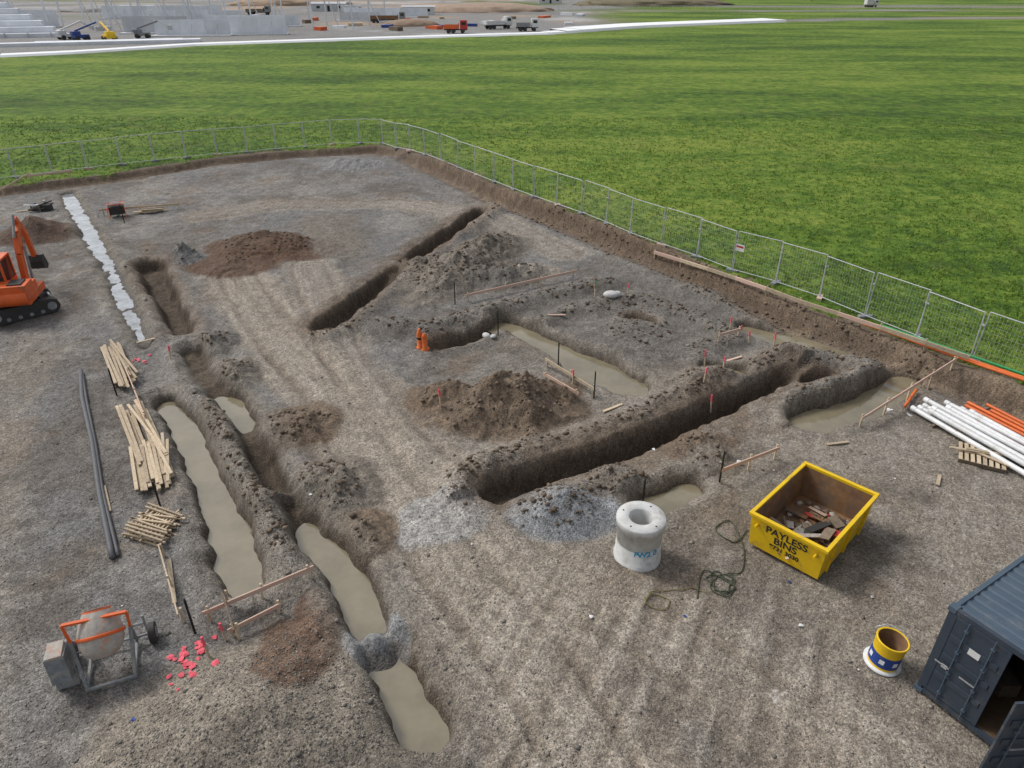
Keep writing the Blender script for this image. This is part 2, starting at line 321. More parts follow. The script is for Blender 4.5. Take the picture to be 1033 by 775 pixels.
def hz(x,y):
    return float(terrain(np.array([float(x)]),np.array([float(y)]))[0][0])
def hzs(P):
    a=np.array(P,float); return terrain(a[:,0],a[:,1])[0]
# ------------------------------------------------------------------ ground sheet
def axis(*seg):
    out=[]
    for a,b,d in seg: out+=list(np.arange(a,b-1e-6,d))
    return out
gx=-np.geomspace(45,3500,45)[::-1]
xs=np.array(list(gx[:-1])+axis((-45,-22,.15),(-22,17,.065),(17,26,.12),(26,45,.3))+list(np.geomspace(45,3500,45)))
ys_=np.array(axis((-80,4,6),(4,7,.3),(7,27,.06),(27,40,.10),(40,52,.15),(52,75,.2))+list(np.geomspace(75,5000,150)))
XX,YY=np.meshgrid(xs,ys_); nx=len(xs);ny=len(ys_)
X=XX.ravel();Y=YY.ravel()
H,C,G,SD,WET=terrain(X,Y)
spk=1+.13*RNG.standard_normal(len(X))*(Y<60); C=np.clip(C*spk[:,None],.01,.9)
me=bpy.data.meshes.new('ground'); me.vertices.add(len(X))
me.vertices.foreach_set('co',np.stack([X,Y,H],1).astype(np.float32).ravel())
i=np.arange(nx-1)[None,:]+nx*np.arange(ny-1)[:,None]; i=i.ravel()
q=np.stack([i,i+1,i+1+nx,i+nx],1).astype(np.int32)
me.loops.add(q.size); me.loops.foreach_set('vertex_index',q.ravel())
me.polygons.add(len(q)); me.polygons.foreach_set('loop_start',np.arange(0,q.size,4,dtype=np.int32)); me.polygons.foreach_set('loop_total',np.full(len(q),4,dtype=np.int32))
me.polygons.foreach_set('use_smooth',np.ones(len(q),bool))
me.update(calc_edges=True)
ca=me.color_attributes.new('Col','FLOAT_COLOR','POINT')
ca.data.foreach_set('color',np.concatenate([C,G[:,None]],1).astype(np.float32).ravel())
ground=bpy.data.objects.new('ground',me); S.collection.objects.link(ground)
def ground_mat():
    m=bpy.data.materials.new('gravel_and_grass'); m.use_nodes=True; nt=m.node_tree; L=nt.links.new; b=nt.nodes['Principled BSDF']
    at=nd(nt,'ShaderNodeAttribute',attribute_name='Col'); tc=nd(nt,'ShaderNodeTexCoord'); P=tc.outputs['Object']
    def vor(s):
        v=nd(nt,'ShaderNodeTexVoronoi'); v.inputs['Scale'].default_value=s; L(P,v.inputs['Vector']); 
        sp=nd(nt,'ShaderNodeSeparateColor'); L(v.outputs['Color'],sp.inputs[0]); return v,sp.outputs[0]
    def noi(s,d=4,r=.6,vec=None):
        n=nd(nt,'ShaderNodeTexNoise'); n.inputs['Scale'].default_value=s; n.inputs['Detail'].default_value=d; n.inputs['Roughness'].default_value=r; L(vec or P,n.inputs['Vector']); return n.outputs['Fac']
    def mr(x,a,b_,c,d):
        r=nd(nt,'ShaderNodeMapRange'); r.inputs[1].default_value=a;r.inputs[2].default_value=b_;r.inputs[3].default_value=c;r.inputs[4].default_value=d; L(x,r.inputs[0]); return r.outputs[0]
    def mul(a,b_):
        n=nd(nt,'ShaderNodeMath',operation='MULTIPLY'); L(a,n.inputs[0]); L(b_,n.inputs[1]); return n.outputs[0]
    v1,c1=vor(24);v2,c2=vor(56)
    k=mul(mul(mr(c1,0,1,.68,1.36),mr(c2,0,1,.62,1.4)),mr(noi(2.2,4,.75),.3,.7,.74,1.24))
    vm=nd(nt,'ShaderNodeVectorMath',operation='SCALE'); L(at.outputs['Color'],vm.inputs[0]); L(k,vm.inputs['Scale'])
    mp=nd(nt,'ShaderNodeMapping'); mp.inputs['Rotation'].default_value=(0,0,.5); mp.inputs['Scale'].default_value=(.35,1,1); L(P,mp.inputs[0])
    cr=nd(nt,'ShaderNodeValToRGB'); e=cr.color_ramp.elements
    e[0].position=.26; e[0].color=(.036,.080,.009,1); e[1].position=.76; e[1].color=(.215,.275,.042,1); e.new(.5).color=(.098,.180,.017,1)
    def add3(a,b_,c):
        n=nd(nt,'ShaderNodeMath',operation='ADD'); L(a,n.inputs[0]); L(b_,n.inputs[1]); n2=nd(nt,'ShaderNodeMath',operation='ADD'); L(n.outputs[0],n2.inputs[0]); L(c,n2.inputs[1]); return n2.outputs[0]
    gn=add3(mr(noi(.06,5,.7,mp.outputs[0]),.36,.64,-.02,.42),mr(noi(1.0,4,.75),.3,.7,-.06,.42),mr(noi(7,3,.7),.3,.7,0,.26))
    L(gn,cr.inputs[0])
    mw=nd(nt,'ShaderNodeMix',data_type='RGBA'); L(mr(noi(.22,5,.78),.54,.70,0,.6),mw.inputs[0]); L(cr.outputs[0],mw.inputs[6]); mw.inputs[7].default_value=(.15,.165,.04,1)
    mx=nd(nt,'ShaderNodeMix',data_type='RGBA'); L(at.outputs['Alpha'],mx.inputs[0]); L(vm.outputs[0],mx.inputs[6]); L(mw.outputs[2],mx.inputs[7])
    L(mx.outputs[2],b.inputs['Base Color'])
    b.inputs['Roughness'].default_value=.9; b.inputs['Specular IOR Level'].default_value=.25
    hg=nd(nt,'ShaderNodeMath',operation='SUBTRACT'); hg.inputs[0].default_value=1; L(v1.outputs['Distance'],hg.inputs[1])
    bp=nd(nt,'ShaderNodeBump'); bp.inputs['Strength'].default_value=.6; bp.inputs['Distance'].default_value=.018; L(hg.outputs[0],bp.inputs['Height'])
    gb=nd(nt,'ShaderNodeBump'); gb.inputs['Distance'].default_value=.3; L(mul(mr(noi(2.2,4,.8),0,1,0,1),at.outputs['Alpha']),gb.inputs['Height']); gb.inputs['Strength'].default_value=.9
    L(bp.outputs[0],gb.inputs['Normal']); L(gb.outputs[0],b.inputs['Normal'])
    return m
me.materials.append(ground_mat())
# ------------------------------------------------------------------ water
W_mud=mat('muddy_water',(.265,.228,.150),(.165,.143,.094),.03,scale=.6,bump=0.0,spec=1.0)
W_pale=mat('milky_water',(.40,.43,.46),(.17,.18,.185),.04,scale=1.3,bump=0.0,spec=1.0)
def ribbon(name,pts,w,z,m,ext=.9):
    vs=[];fs=[]
    P=[Vector((p[0],p[1])) for p in pts]
    for k,p in enumerate(P):
        d=(P[min(k+1,len(P)-1)]-P[max(k-1,0)]).normalized(); 
        if k==0: p=p-d*ext
        if k==len(P)-1: p=p+d*ext
        n=Vector((-d.y,d.x)); ww=w if not isinstance(w,list) else w[k]
        vs+=[(*(p-n*ww),z),(*(p+n*ww),z)]
    for k in range(len(P)-1): fs.append((2*k,2*k+2,2*k+3,2*k+1))
    b=MB(); b.add(vs,fs,m); return b.done(name)
ribbon('water',TR[0][0],.8,-.10,W_pale)
ribbon('water',TR[1][0],.95,-.24,W_mud)
ribbon('water',TR[3][0][2:4],.75,-.28,W_mud,.85)
ribbon('water',TR[4][0][1:],.95,-.36,W_mud)
ribbon('water',TR[8][0],[.8,.9,1.0,1.5,1.3],-.20,W_mud)
ribbon('water',TR[9][0],.95,-.12,W_mud)
ribbon('water',TR[10][0],1.1,-.24,W_mud)
ribbon('water',TR[11][0],.8,-.20,W_mud,.6)
ribbon('water',TR[12][0],.6,-.10,W_mud,.5)
# ------------------------------------------------------------------ loose stones and clods
def bulk(name,V,F,m,nv):
    me=bpy.data.meshes.new(name); me.vertices.add(len(V)); me.vertices.foreach_set('co',V.astype(np.float32).ravel())
    me.loops.add(F.size); me.loops.foreach_set('vertex_index',F.astype(np.int32).ravel()); me.polygons.add(len(F))
    me.polygons.foreach_set('loop_start',np.arange(0,F.size,nv,dtype=np.int32)); me.polygons.foreach_set('loop_total',np.full(len(F),nv,dtype=np.int32))
    me.update(calc_edges=True); me.materials.append(m); o=bpy.data.objects.new(name,me); S.collection.objects.link(o); return o
def rocks(name,sx,sy,h,sz,m):
    n=len(sx)
    o8=np.array([(1,0,0),(0,1,0),(-1,0,0),(0,-1,0),(0,0,.7),(0,0,-.7)],float)
    th=RNG.random(n)*6.28; V=o8[None]*(1+.4*(RNG.random((n,6,1))-.5))*sz[:,None,None]*np.stack([.8+.7*RNG.random(n),.8+.5*RNG.random(n),.7+.4*RNG.random(n)],1)[:,None,:]
    ct,s_=np.cos(th)[:,None],np.sin(th)[:,None]
    V=np.stack([V[...,0]*ct-V[...,1]*s_,V[...,0]*s_+V[...,1]*ct,V[...,2]],2)+np.stack([sx,sy,h+sz*.3],1)[:,None,:]
    f8=np.array([(0,1,4),(1,2,4),(2,3,4),(3,0,4),(1,0,5),(2,1,5),(3,2,5),(0,3,5)])
    F=(f8[None]+6*np.arange(n)[:,None,None]).reshape(-1,3)
    bulk(name,V.reshape(-1,3),F,m,3)
n=110000
sy=7+ (RNG.random(n)**1.7)*38; sx=(RNG.random(n)*2-1)*(sy*.85+6)
sx=np.clip(sx,-32,20)
h,c,g,sd,wet=terrain(sx,sy)
dens=np.abs(fbm(sx,sy,1.6,88,3)); keep=(sd<-.2)&(wet<.4)&(RNG.random(n)<.2+1.2*np.clip(dens,0,1)+.4*(h>.2))
sx=sx[keep];sy=sy[keep];h=h[keep];n=len(sx)
sz=.008+.017*RNG.random(n)**2.5+.05*(RNG.random(n)>.985)*RNG.random(n)+.012*(h>.25)*RNG.random(n)
M_stone=mat('loose_stone',(.24,.222,.198),(.17,.155,.135),.9,island=.45,bump=0)
rocks('gravel_stones',sx,sy,h,sz,M_stone)
n=60000
sy=14+RNG.random(n)*33; sx=(RNG.random(n)*2-1)*(sy*.6+2)
h,c,g,sd,wet=terrain(sx,sy)
keep=(sd<0)&(wet<.3)&(h>.3)&(RNG.random(n)<.5); keep|=(sd>-1.6)&(sd<1.2)&(sx>-8)&(RNG.random(n)<.35)
sx=sx[keep];sy=sy[keep];h=h[keep];n=len(sx)
sz=.025+.085*RNG.random(n)**3
M_clod=mat('soil_clod',(.165,.122,.086),(.12,.09,.065),.95,island=.4,bump=0)
rocks('soil_clods',sx,sy,h,sz,M_clod)
# ------------------------------------------------------------------ grass tufts (one mesh)
n=100000
gy=20+(RNG.random(n)**1.6)*60; gxx=(RNG.random(n)*2-1)*(gy*.8+6); h,c,g,sd,wet=terrain(gxx,gy)
keep=(g>.35)&(RNG.random(n)<.35+.9*np.clip(fbm(gxx,gy,1.2,99,3)+.3,0,1)); gxx=gxx[keep];gy=gy[keep];h=h[keep];n=len(gxx)
nb=4; bx=np.repeat(gxx,nb)+RNG.normal(0,.05,n*nb); by=np.repeat(gy,nb)+RNG.normal(0,.05,n*nb); bh=np.repeat(h,nb)
th=RNG.random(n*nb)*6.28; hh=(.05+.09*RNG.random(n*nb)); w=.018+.02*RNG.random(n*nb); lx=RNG.normal(0,.05,n*nb);ly=RNG.normal(0,.05,n*nb)
V=np.stack([np.stack([bx-w*np.cos(th),by-w*np.sin(th),bh-.01],1),np.stack([bx+w*np.cos(th),by+w*np.sin(th),bh-.01],1),np.stack([bx+lx,by+ly,bh+hh],1)],1)
M_grass=mat('grass_blades',(.115,.205,.022),(.18,.25,.035),.8,island=.45,scale=.5,bump=0)
bulk('grass_tufts',V.reshape(-1,3),np.arange(n*nb*3).reshape(-1,3),M_grass,3)
# ------------------------------------------------------------------ fence
def resample(P,step):
    out=[Vector(P[0])]; 
    P=[Vector(p) for p in P]; cur=P[0]; k=1; rem=step
    while k<len(P):
        d=(P[k]-cur).length
        if d>=rem: cur=cur+(P[k]-cur).normalized()*rem; out.append(cur); rem=step
        else: rem-=d; cur=P[k]; k+=1
    return out
def fence():
    b=MB(); P=resample(FENCE,2.42); hs=hzs([(p.x,p.y) for p in P])
    for a,c,ha,hc in zip(P[:-1],P[1:],hs[:-1],hs[1:]):
        far=a.y>45
        d=(c-a); l=d.length; d.normalize(); nrm=Vector((-d.y,d.x)); j=random.uniform(-.06,.06)
        lean=nrm*random.uniform(-.16,.16)
        A=Vector((*(a+d*.04+nrm*j),ha+.08)); B=Vector((*(c-d*.04+nrm*j*.2),hc+.08)); up=Vector((lean.x,lean.y,2.05))
        r=.023 if not far else .028
        for p in (A,B): b.cyl(p-Vector((0,0,.06)),p+up,r,M_steel,n=6)
        for t in (.03,1.0): b.cyl(A+up*t,B+up*t,r*.9,M_steel,n=6)
        nw=18 if not far else 10
        for i in range(1,nw):
            p=A.lerp(B,i/nw); b.cyl(p,p+up,.004,M_wire,n=3,caps=False)
        for i in range(1,8 if not far else 5):
            t=i/(8 if not far else 5); b.cyl(A+up*t,B+up*t,.0035,M_wire,n=3,caps=False)
    for k,(p,hh) in enumerate(zip(P,hs)):
        b.box((p.x,p.y,hh+.06),(.6,.22,.13),M_grsteel if k%4 else M_timber_pink,random.uniform(0,3))
        b.box((p.x,p.y,hh+1.6),(.16,.05,.05),M_steel,random.uniform(0,3))
    return b.done('temporary_fence')
fence()
for (x,y,yaw) in ((11.45,34.3,-.85),):
    b=MB(); b.box((0,0,0),(.5,.01,.35),M_white); b.box((0,-.007,.05),(.4,.004,.1),M_red); b.done('fence_sign',(x,y,hz(x,y)+1.3),yaw)
# ------------------------------------------------------------------ timber things
def profile_board(p0,p1,h=.45,ns=3,col=M_timber_pink):
    b=MB(); p0=Vector(p0);p1=Vector(p1); d=(p1-p0).normalized(); hs=hzs([tuple(p0),tuple(p1)])
    z0,z1=hs[0]+h,hs[1]+h
    b.beam((*p0,z0),(*p1,z1),.035,.12,col)
    for i in range(ns):
        t=(i+.08)/(ns-1+.16) if ns>1 else .5; p=p0.lerp(p1,t)+Vector((-d.y,d.x))*.05; g=hz(p.x,p.y)
        zt=z0+(z1-z0)*t+.12; ln=random.uniform(-.05,.05)
        b.beam((p.x,p.y,g-.25),(p.x+ln,p.y+ln,zt),.05,.05,M_timber)
    return b.done('profile_board')
profile_board((-7.3,11.8),(-5.0,13.2),.42,3); profile_board((-6.6,11.4),(-5.6,12.2),.3,2); profile_board((-7.0,12.3),(-6.4,11.3),.4,2,M_timber_old)
profile_board((-9.4,14.2),(-7.9,11.8),.35,3,M_timber); profile_board((-2.2,31.2),(3.3,34.4),.35,4); profile_board((1.3,24.6),(3.0,22.3),.4,3,M_timber)
profile_board((1.2,23.7),(2.4,22.0),.25,2); profile_board((6.3,17.2),(8.5,18.5),.45,3); profile_board((11.9,20.3),(16.9,23.8),.4,5)
profile_board((-35.3,52.3),(-32.8,53.8),.5,2); profile_board((8.5,26.2),(9.6,26.9),.35,2); profile_board((-36.0,50),(-35.5,53),.5,2,M_timber)
profile_board((-26.5,45),(-22,46.6),.35,3,M_timber)
b=MB(); P=[(7.6,36.4),(9.4,34.0),(12.7,29.0),(15.6,25.5),(17.2,23.6)]; Q=resample(P,1.8)+[Vector(P[-1])]; hq=hzs([tuple(q) for q in Q]); hq=np.convolve(np.pad(hq,2,mode='edge'),np.ones(5)/5,'valid')
for k in range(len(Q)-1):
    b.beam((Q[k].x,Q[k].y,hq[k]+.42),(Q[k+1].x,Q[k+1].y,hq[k+1]+.42),.07,.16,M_timber if k%3 else M_timber_pink); b.beam((Q[k].x+.06,Q[k].y+.05,hq[k]-.2),(Q[k].x+.06,Q[k].y+.05,hq[k]+.57),.05,.05,M_timber)
b.done('timber_rail')
profile_board((-14.9,24.0),(-12.4,20.2),.35,3,M_timber_pink)
def stack(name,c,yaw,L_,W_,layers,tw=.11,th=.04,jit=.25,m=M_timber):
    b=MB(); z0=.08
    for t in (-.35,.35): b.box((L_*t,0,.04),(.09,W_*1.05,.08),M_timber_old)
    for k in range(layers):
        nn=int(W_/tw) 
        for i in range(nn):
            if random.random()<.12+.15*k: continue
            l=L_*random.uniform(.6,1.0)
            b.box((random.uniform(-jit,jit),-W_/2+(i+.5)*W_/nn,z0+th/2+k*(th+.004)),(l,tw*.9,th),m,random.uniform(-.02,.02))
    for i in range(3):
        b.box((random.uniform(-.3,.3),random.uniform(-W_/2,W_/2),z0+layers*(th+.004)+.03+.03*i),(L_*.8,tw*.8,th),m,random.uniform(-.12,.12))
    hc=hz(*c); return b.done(name,(c[0],c[1],hc+.02),yaw)
stack('lumber_stack',(-15.6,24.7),math.atan2(-4.4,3.0),4.6,.75,3)
stack('lumber_stack',(-12.3,19.6),math.atan2(-4.8,3.3),5.0,.9,4)
stack('lumber_stack',(-11.3,18.0),math.atan2(-4.0,2.3),3.0,1.1,4)
b=MB()
for k in range(5):
    for i in range(9):
        if k%2==0: b.box((random.uniform(-.1,.1),-.55+i*.13,.06+k*.06),(1.35,.05,.05),M_timber,random.uniform(-.15,.15))
        else: b.box((-.5+i*.12,random.uniform(-.1,.1),.06+k*.06),(.05,1.1,.05),M_timber,random.uniform(-.15,.15))
b.done('timber_peg_stack',(-9.95,15.2,hz(-9.95,15.2)+.02),-.3)
stack('lumber_stack',(-23.6,45.8),.3,1.8,.5,2)
b=MB()
for i in range(8): b.box((-.6+i*.17,0,.13),(.11,1.1,.022),M_timber)
for i in range(3): b.box((0,-.5+i*.5,.06),(1.3,.09,.10),M_timber_old)
for i in range(4): b.box((random.uniform(-.3,.3),random.uniform(-.3,.3),.16+i*.03),(1.5,.1,.03),M_timber,random.uniform(-.5,.5))
b.done('timber_pallet',(15.1,18.6,hz(15.1,18.6)+.01),-.5)
def stake(x,y,hh=.55,m=M_pink):
    b=MB(); g=hz(x,y); b.box((0,0,hh*.3-.1),(.045,.045,hh*.6+.2),M_timber); b.box((0,0,hh*.8),(.05,.05,hh*.42),m)
    b.done('survey_peg',(x,y,g),random.random(),rot=(random.uniform(-.08,.08),random.uniform(-.08,.08),random.random()))
for x,y in [(-2.5,21.2),(9.3,27.4),(10.1,28.2),(10.5,25.4),(8.0,23.6),(7.4,24.0),(7.3,22.1),(7.1,22.8),(5.6,31.9),(-6.9,10.9),(-6.7,11.4),(9.9,26.6),(2.3,23.2),(4.0,31.8),(-13.6,25.0),(-25.5,44.1)]: stake(x,y,random.uniform(.5,.75))
stake(3.9,31.0,.9,M_green)
def picket(x,y,hh=1.1):
    b=MB(); g=hz(x,y)
    for a in range(3):
        b.box((.012*math.cos(a*2.09),.012*math.sin(a*2.09),hh/2-.15),(.035,.008,hh+.3),M_blacktxt,a*2.09)
    b.cyl((0,0,hh-.02),(0,0,hh+.05),.022,M_black,n=8); b.done('star_picket',(x,y,g))
for x,y in [(-0.6,27.4),(1.8,24.4),(6.3,17.2),(-2.7,31.0),(-7.5,11.6),(-14.6,22.5),(3.0,22.3),(3.9,16.6),(-10.1,15.9),(-24.3,43.6)]: picket(x,y)
# ------------------------------------------------------------------ pipes
def pipe_path(name,P,r,m,z=.0,n=8):
    Q=resample(P,.5)+[Vector(P[-1])]; hs=hzs([tuple(q) for q in Q])
    hs=np.convolve(np.pad(hs,3,mode='edge'),np.ones(7)/7,'valid')
    b=MB(); b.tube([(q.x,q.y,h_+r+z) for q,h_ in zip(Q,hs)],r,m,n); return b.done(name)
pipe_path('conduit_pipe',[(-16.8,24.2),(-15.7,22.2),(-13.9,19.4),(-12.3,16.7),(-10.6,14.0)],.08,M_conduit,.02)
pipe_path('conduit_pipe',[(-16.7,24.1),(-15.5,22.1),(-13.75,19.3),(-12.2,16.7),(-10.5,14.1)],.05,M_conduit,.03)
pipe_path('orange_pipe',[(14.8,27.2),(16.5,24.9),(19.4,21.0)],.06,M_orange,.15)
pipe_path('orange_pipe',[(15.4,26.4),(17.0,24.2),(20.2,20.4)],.06,M_orange,.22)
pipe_path('green_pipe',[(15.6,27.2),(17.4,24.9),(20.2,21.4)],.05,M_green,.30)
pipe_path('orange_pipe',[(14.0,21.5),(15.0,22.7)],.055,M_orange,.1)
b=MB(); d=Vector((.41,-.912,0)); pn=Vector((.912,.41,0)); o=Vector((14.2,21.4,0)); zb=hz(15.3,20)+.12
for t in (1.0,3.2,5.2): b.beam(o+d*t-pn*.2+Vector((0,0,zb-.06)),o+d*t+pn*3.0+Vector((0,0,zb-.06)),.1,.09,M_timber_old)
for layer in range(2):
    for i in range(11-layer):
        mt=M_white if i<7-layer and i!=4+9*layer else M_orange
        rr=.085 if mt is M_white else .06
        s0=random.uniform(-.3,.6)+.12*i; off=pn*(i*.25+layer*.125+random.uniform(-.02,.02)); z=zb+rr+layer*.16
        p0=o+d*s0+off+Vector((0,0,z)); p1=p0+d*6+pn*random.uniform(-.15,.15)
        b.cyl(p0,p1,rr,mt,n=14,caps=False)
        b.cyl(p0+d*.05,p0+d*.06,rr*.88,M_dark,n=14); 
        if mt is M_white: b.cyl(p0,p0+d*.18,rr*1.15,mt,n=14,caps=False)
b.done('pvc_pipe_stack')
b=MB(); b.tube([(0,0,.1),(.35,-.12,.1),(.5,-.25,.12),(.6,-.5,.14)],.09,M_white,12); b.cyl((-.05,.02,.1),(.04,-.01,.1),.11,M_white,n=14); b.cyl((-.07,.02,.1),(-.055,.02,.1),.08,M_dark,n=12)
b.done('pipe_elbow_fitting',(13.5,21.6,hz(13.5,21.6)+.02))
# ------------------------------------------------------------------ concrete manhole
b=MB(); g=hz(3.35,14.2)
b.lathe([(.63,-.05),(.63,.12),(.60,.13),(.595,.62),(.585,.63),(.595,.64),(.595,1.14),(.64,1.15),(.645,1.33),(.63,1.36),(.33,1.36),(.31,1.34),(.30,1.0),(.30,.2),(0.001,.2)],M_conc,48)
for a in (.9,2.6,4.0,5.4): b.cyl((.5*math.cos(a),.5*math.sin(a),1.361),(.5*math.cos(a),.5*math.sin(a),1.366),.025,M_dark,n=12)
mh=b.done('concrete_manhole',(3.35,14.2,g),bevel=0)
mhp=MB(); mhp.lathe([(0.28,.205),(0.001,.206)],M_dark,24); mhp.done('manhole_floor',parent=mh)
def spray(par,txt,r,z,a0,size,m):
    for k,ch in enumerate(txt):
        a=a0+k*size*.72/r
        cu=bpy.data.curves.new('letter','FONT'); cu.body=ch; cu.size=size; cu.extrude=.004; cu.offset=.004; cu.align_x='CENTER'; cu.materials.append(m)
        o_=bpy.data.objects.new('spray_letter_'+str(k),cu); S.collection.objects.link(o_); o_.parent=par
        o_.location=((r+.004)*math.cos(a),(r+.004)*math.sin(a),z); o_.rotation_euler=(math.pi/2,random.uniform(-.15,.15),a+math.pi/2)
spray(mh,'FW20',.597,.50,-1.85,.24,M_cyan)
# ------------------------------------------------------------------ yellow skip bin
L0=Vector((6.3,14.5));R0=Vector((10.0,15.3)); c=(L0+R0)/2
yaw=math.atan2(2.2,2.22); W=2.04;LN=3.1;Hh=1.15; b=MB(); tp=.10
def ring(hx,hy,z): return [(-hx,-hy,z),(hx,-hy,z),(hx,hy,z),(-hx,hy,z)]
ox,oy=LN/2,W/2; t=.05
vs=ring(ox-tp,oy-tp*.6,.10)+ring(ox,oy,Hh)
b.add(vs,[(0,1,5,4),(1,2,6,5),(2,3,7,6),(3,0,4,7),(3,2,1,0)],M_yellow)
vs=ring(ox-tp-t,oy-tp*.6-t,.16)+ring(ox-t,oy-t,Hh)
b.add(vs,[(4,5,1,0),(5,6,2,1),(6,7,3,2),(7,4,0,3),(0,1,2,3)],M_rust)
for sx_ in (-1,1):
    b.box((sx_*(ox),0,Hh+.02),(.11,W+.10,.09),M_yellow); b.box((0,sx_*(oy),Hh+.015),(LN-.12,.10,.08),M_yellow)
for sx_ in (-1,1):
    for k in (-1,0,1):
        b.beam((k*1.0,sx_*(oy-tp*.6+.01),.1),(k*1.0,sx_*(oy+.02),Hh),.09,.07,M_yellow)
    b.box((0,sx_*.55,.05),(LN-.3,.12,.1),M_rust)
    for q_ in (-.8,.8): b.cyl(((ox-.02)*sx_,q_,.9),((ox+.14)*sx_,q_,.9),.04,M_yellow,n=10)
for i in range(60):
    b.box((random.uniform(-1.25,1.1),random.uniform(-.75,.75),.2+random.uniform(0,.22)),(random.uniform(.12,.8),random.uniform(.05,.28),.03),random.choice([M_timber,M_rust,M_timber_old,M_drumc,M_rust,M_red,M_timber_old,M_timber_pink,M_dark]),Matrix.Rotation(random.uniform(0,6),3,'Z')@Matrix.Rotation(random.uniform(-.4,.4),3,'X'))
for i in range(40): b.blob((random.uniform(-1.3,1.3),random.uniform(-.8,.8),.2),(random.uniform(.06,.16),.1,.08),random.choice([M_drumc,M_timber_old,M_rust,M_rust]),1,.3,False)
skip=b.done('skip_bin',((c.x,c.y,hz(c.x,c.y)-.02)),yaw,bevel=.008)
tilt=math.atan2(tp,Hh-.1)
for nm,tx_,sz_,zz in (('lettering_top','PAYLESS',.31,.80),('lettering_middle','BINS',.31,.54),('lettering_bottom','9731 3030',.19,.34)):
    cu=bpy.data.curves.new(nm,'FONT'); cu.body=tx_; cu.size=sz_; cu.align_x='CENTER'; cu.extrude=.003; cu.offset=.006; cu.materials.append(M_blacktxt)
    tx=bpy.data.objects.new(nm,cu); S.collection.objects.link(tx); tx.parent=skip
    xw=-(ox-tp+tp*(zz-.1)/(Hh-.1))-.006
    tx.location=(xw,0,zz); tx.rotation_euler=Matrix(((0,-math.sin(tilt),-math.cos(tilt)),(-1,0,0),(0,math.cos(tilt),-math.sin(tilt)))).to_euler()
# ------------------------------------------------------------------ yellow/blue drum
b=MB(); x,y=8.35,10.75
b.lathe([(.44,0),(.45,.05),(.36,.06)],M_white,28); b.lathe([(.36,.05),(.36,.13)],M_yellow,28); b.lathe([(.363,.13),(.363,.50)],M_blue,28)
for k in range(7): b.box((.366*math.cos(k*.9),.366*math.sin(k*.9),.32),(.006,.12,.13),M_white,k*.9)
b.lathe([(.36,.50),(.37,.80),(.39,.84),(.37,.86),(.34,.84)],M_yellow,28)
b.lathe([(.34,.84),(.33,.3),(.001,.3)],M_rust,28); b.tube([(.38,0,.7),(.45,0,.78),(.42,.1,.86),(.2,.38,.9),(-.1,.44,.86)],.012,M_steel,6)
b.done('steel_drum',(x,y,hz(x,y)),0,rot=(.05,.06,.4),scale=.9)
# ------------------------------------------------------------------ shipping container
b=MB(); CL,CW,CH=6.06,2.44,2.59; zb=.15
def corr_x(y,z0,z1,x0,x1,dep,m,outward):
    xsn=[];k=x0
    pr=[(0,0),(.07,0),(.10,1),(.17,1),(.20,0)]
    while k<x1-.2:
        for px,pd in pr[:-1]: xsn.append((k+px,pd*dep))
        k+=.20
    xsn.append((x1,0))
    vs=[];fs=[]
    for xx,dd in xsn: vs+=[(xx,y-outward*dd,z0),(xx,y-outward*dd,z1)]
    for i in range(len(xsn)-1): fs.append((2*i,2*i+2,2*i+3,2*i+1))
    b.add(vs,fs,m)
corr_x(0-.02,zb+.1,CH-.08,.12,CL-.1,.035,M_navy,1); corr_x(-CW+.02,zb+.1,CH-.08,.12,CL-.1,.035,M_navy,-1)
vs=[];fs=[];k=.1;pp=[]
while k<CL-.2:
    for px,pd in ((0,0),(.05,.0),(.08,.022),(.17,.022),(.20,0)): pp.append((k+px,pd))
    k+=.25
for xx,dd in pp: vs+=[(xx,-.09,CH-.05+dd),(xx,-CW+.09,CH-.05+dd)]
for i in range(len(pp)-1): fs.append((2*i,2*i+1,2*i+3,2*i+2))
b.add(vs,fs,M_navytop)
for yy in (-.05,-CW+.05): 
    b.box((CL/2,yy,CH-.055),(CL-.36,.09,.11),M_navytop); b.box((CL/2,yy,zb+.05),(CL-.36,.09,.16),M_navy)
    for xx in (.09,CL-.09):
        b.box((xx,yy-.0,CH/2),(.14,.095,CH-.26),M_navy)
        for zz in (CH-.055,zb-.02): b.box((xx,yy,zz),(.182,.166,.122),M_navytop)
for xx in (.06,CL-.06):
    b.box((xx,-CW/2,CH-.06),(.1,CW-.27,.12),M_navy); b.box((xx,-CW/2,zb+.04),(.1,CW-.27,.14),M_navy)
b.box((CL-.03,-CW/2,CH/2),(.03,CW-.2,CH-.3),M_navy)
b.box((CL/2,-CW/2,zb+.10),(CL-.16,CW-.14,.03),M_ply)
for i in range(5): b.box((.7+i*.7,-.5-.5*(i%2),zb+.3),(.5,.4,.35),random.choice([M_timber,M_dark,M_white,M_timber_old]),i)
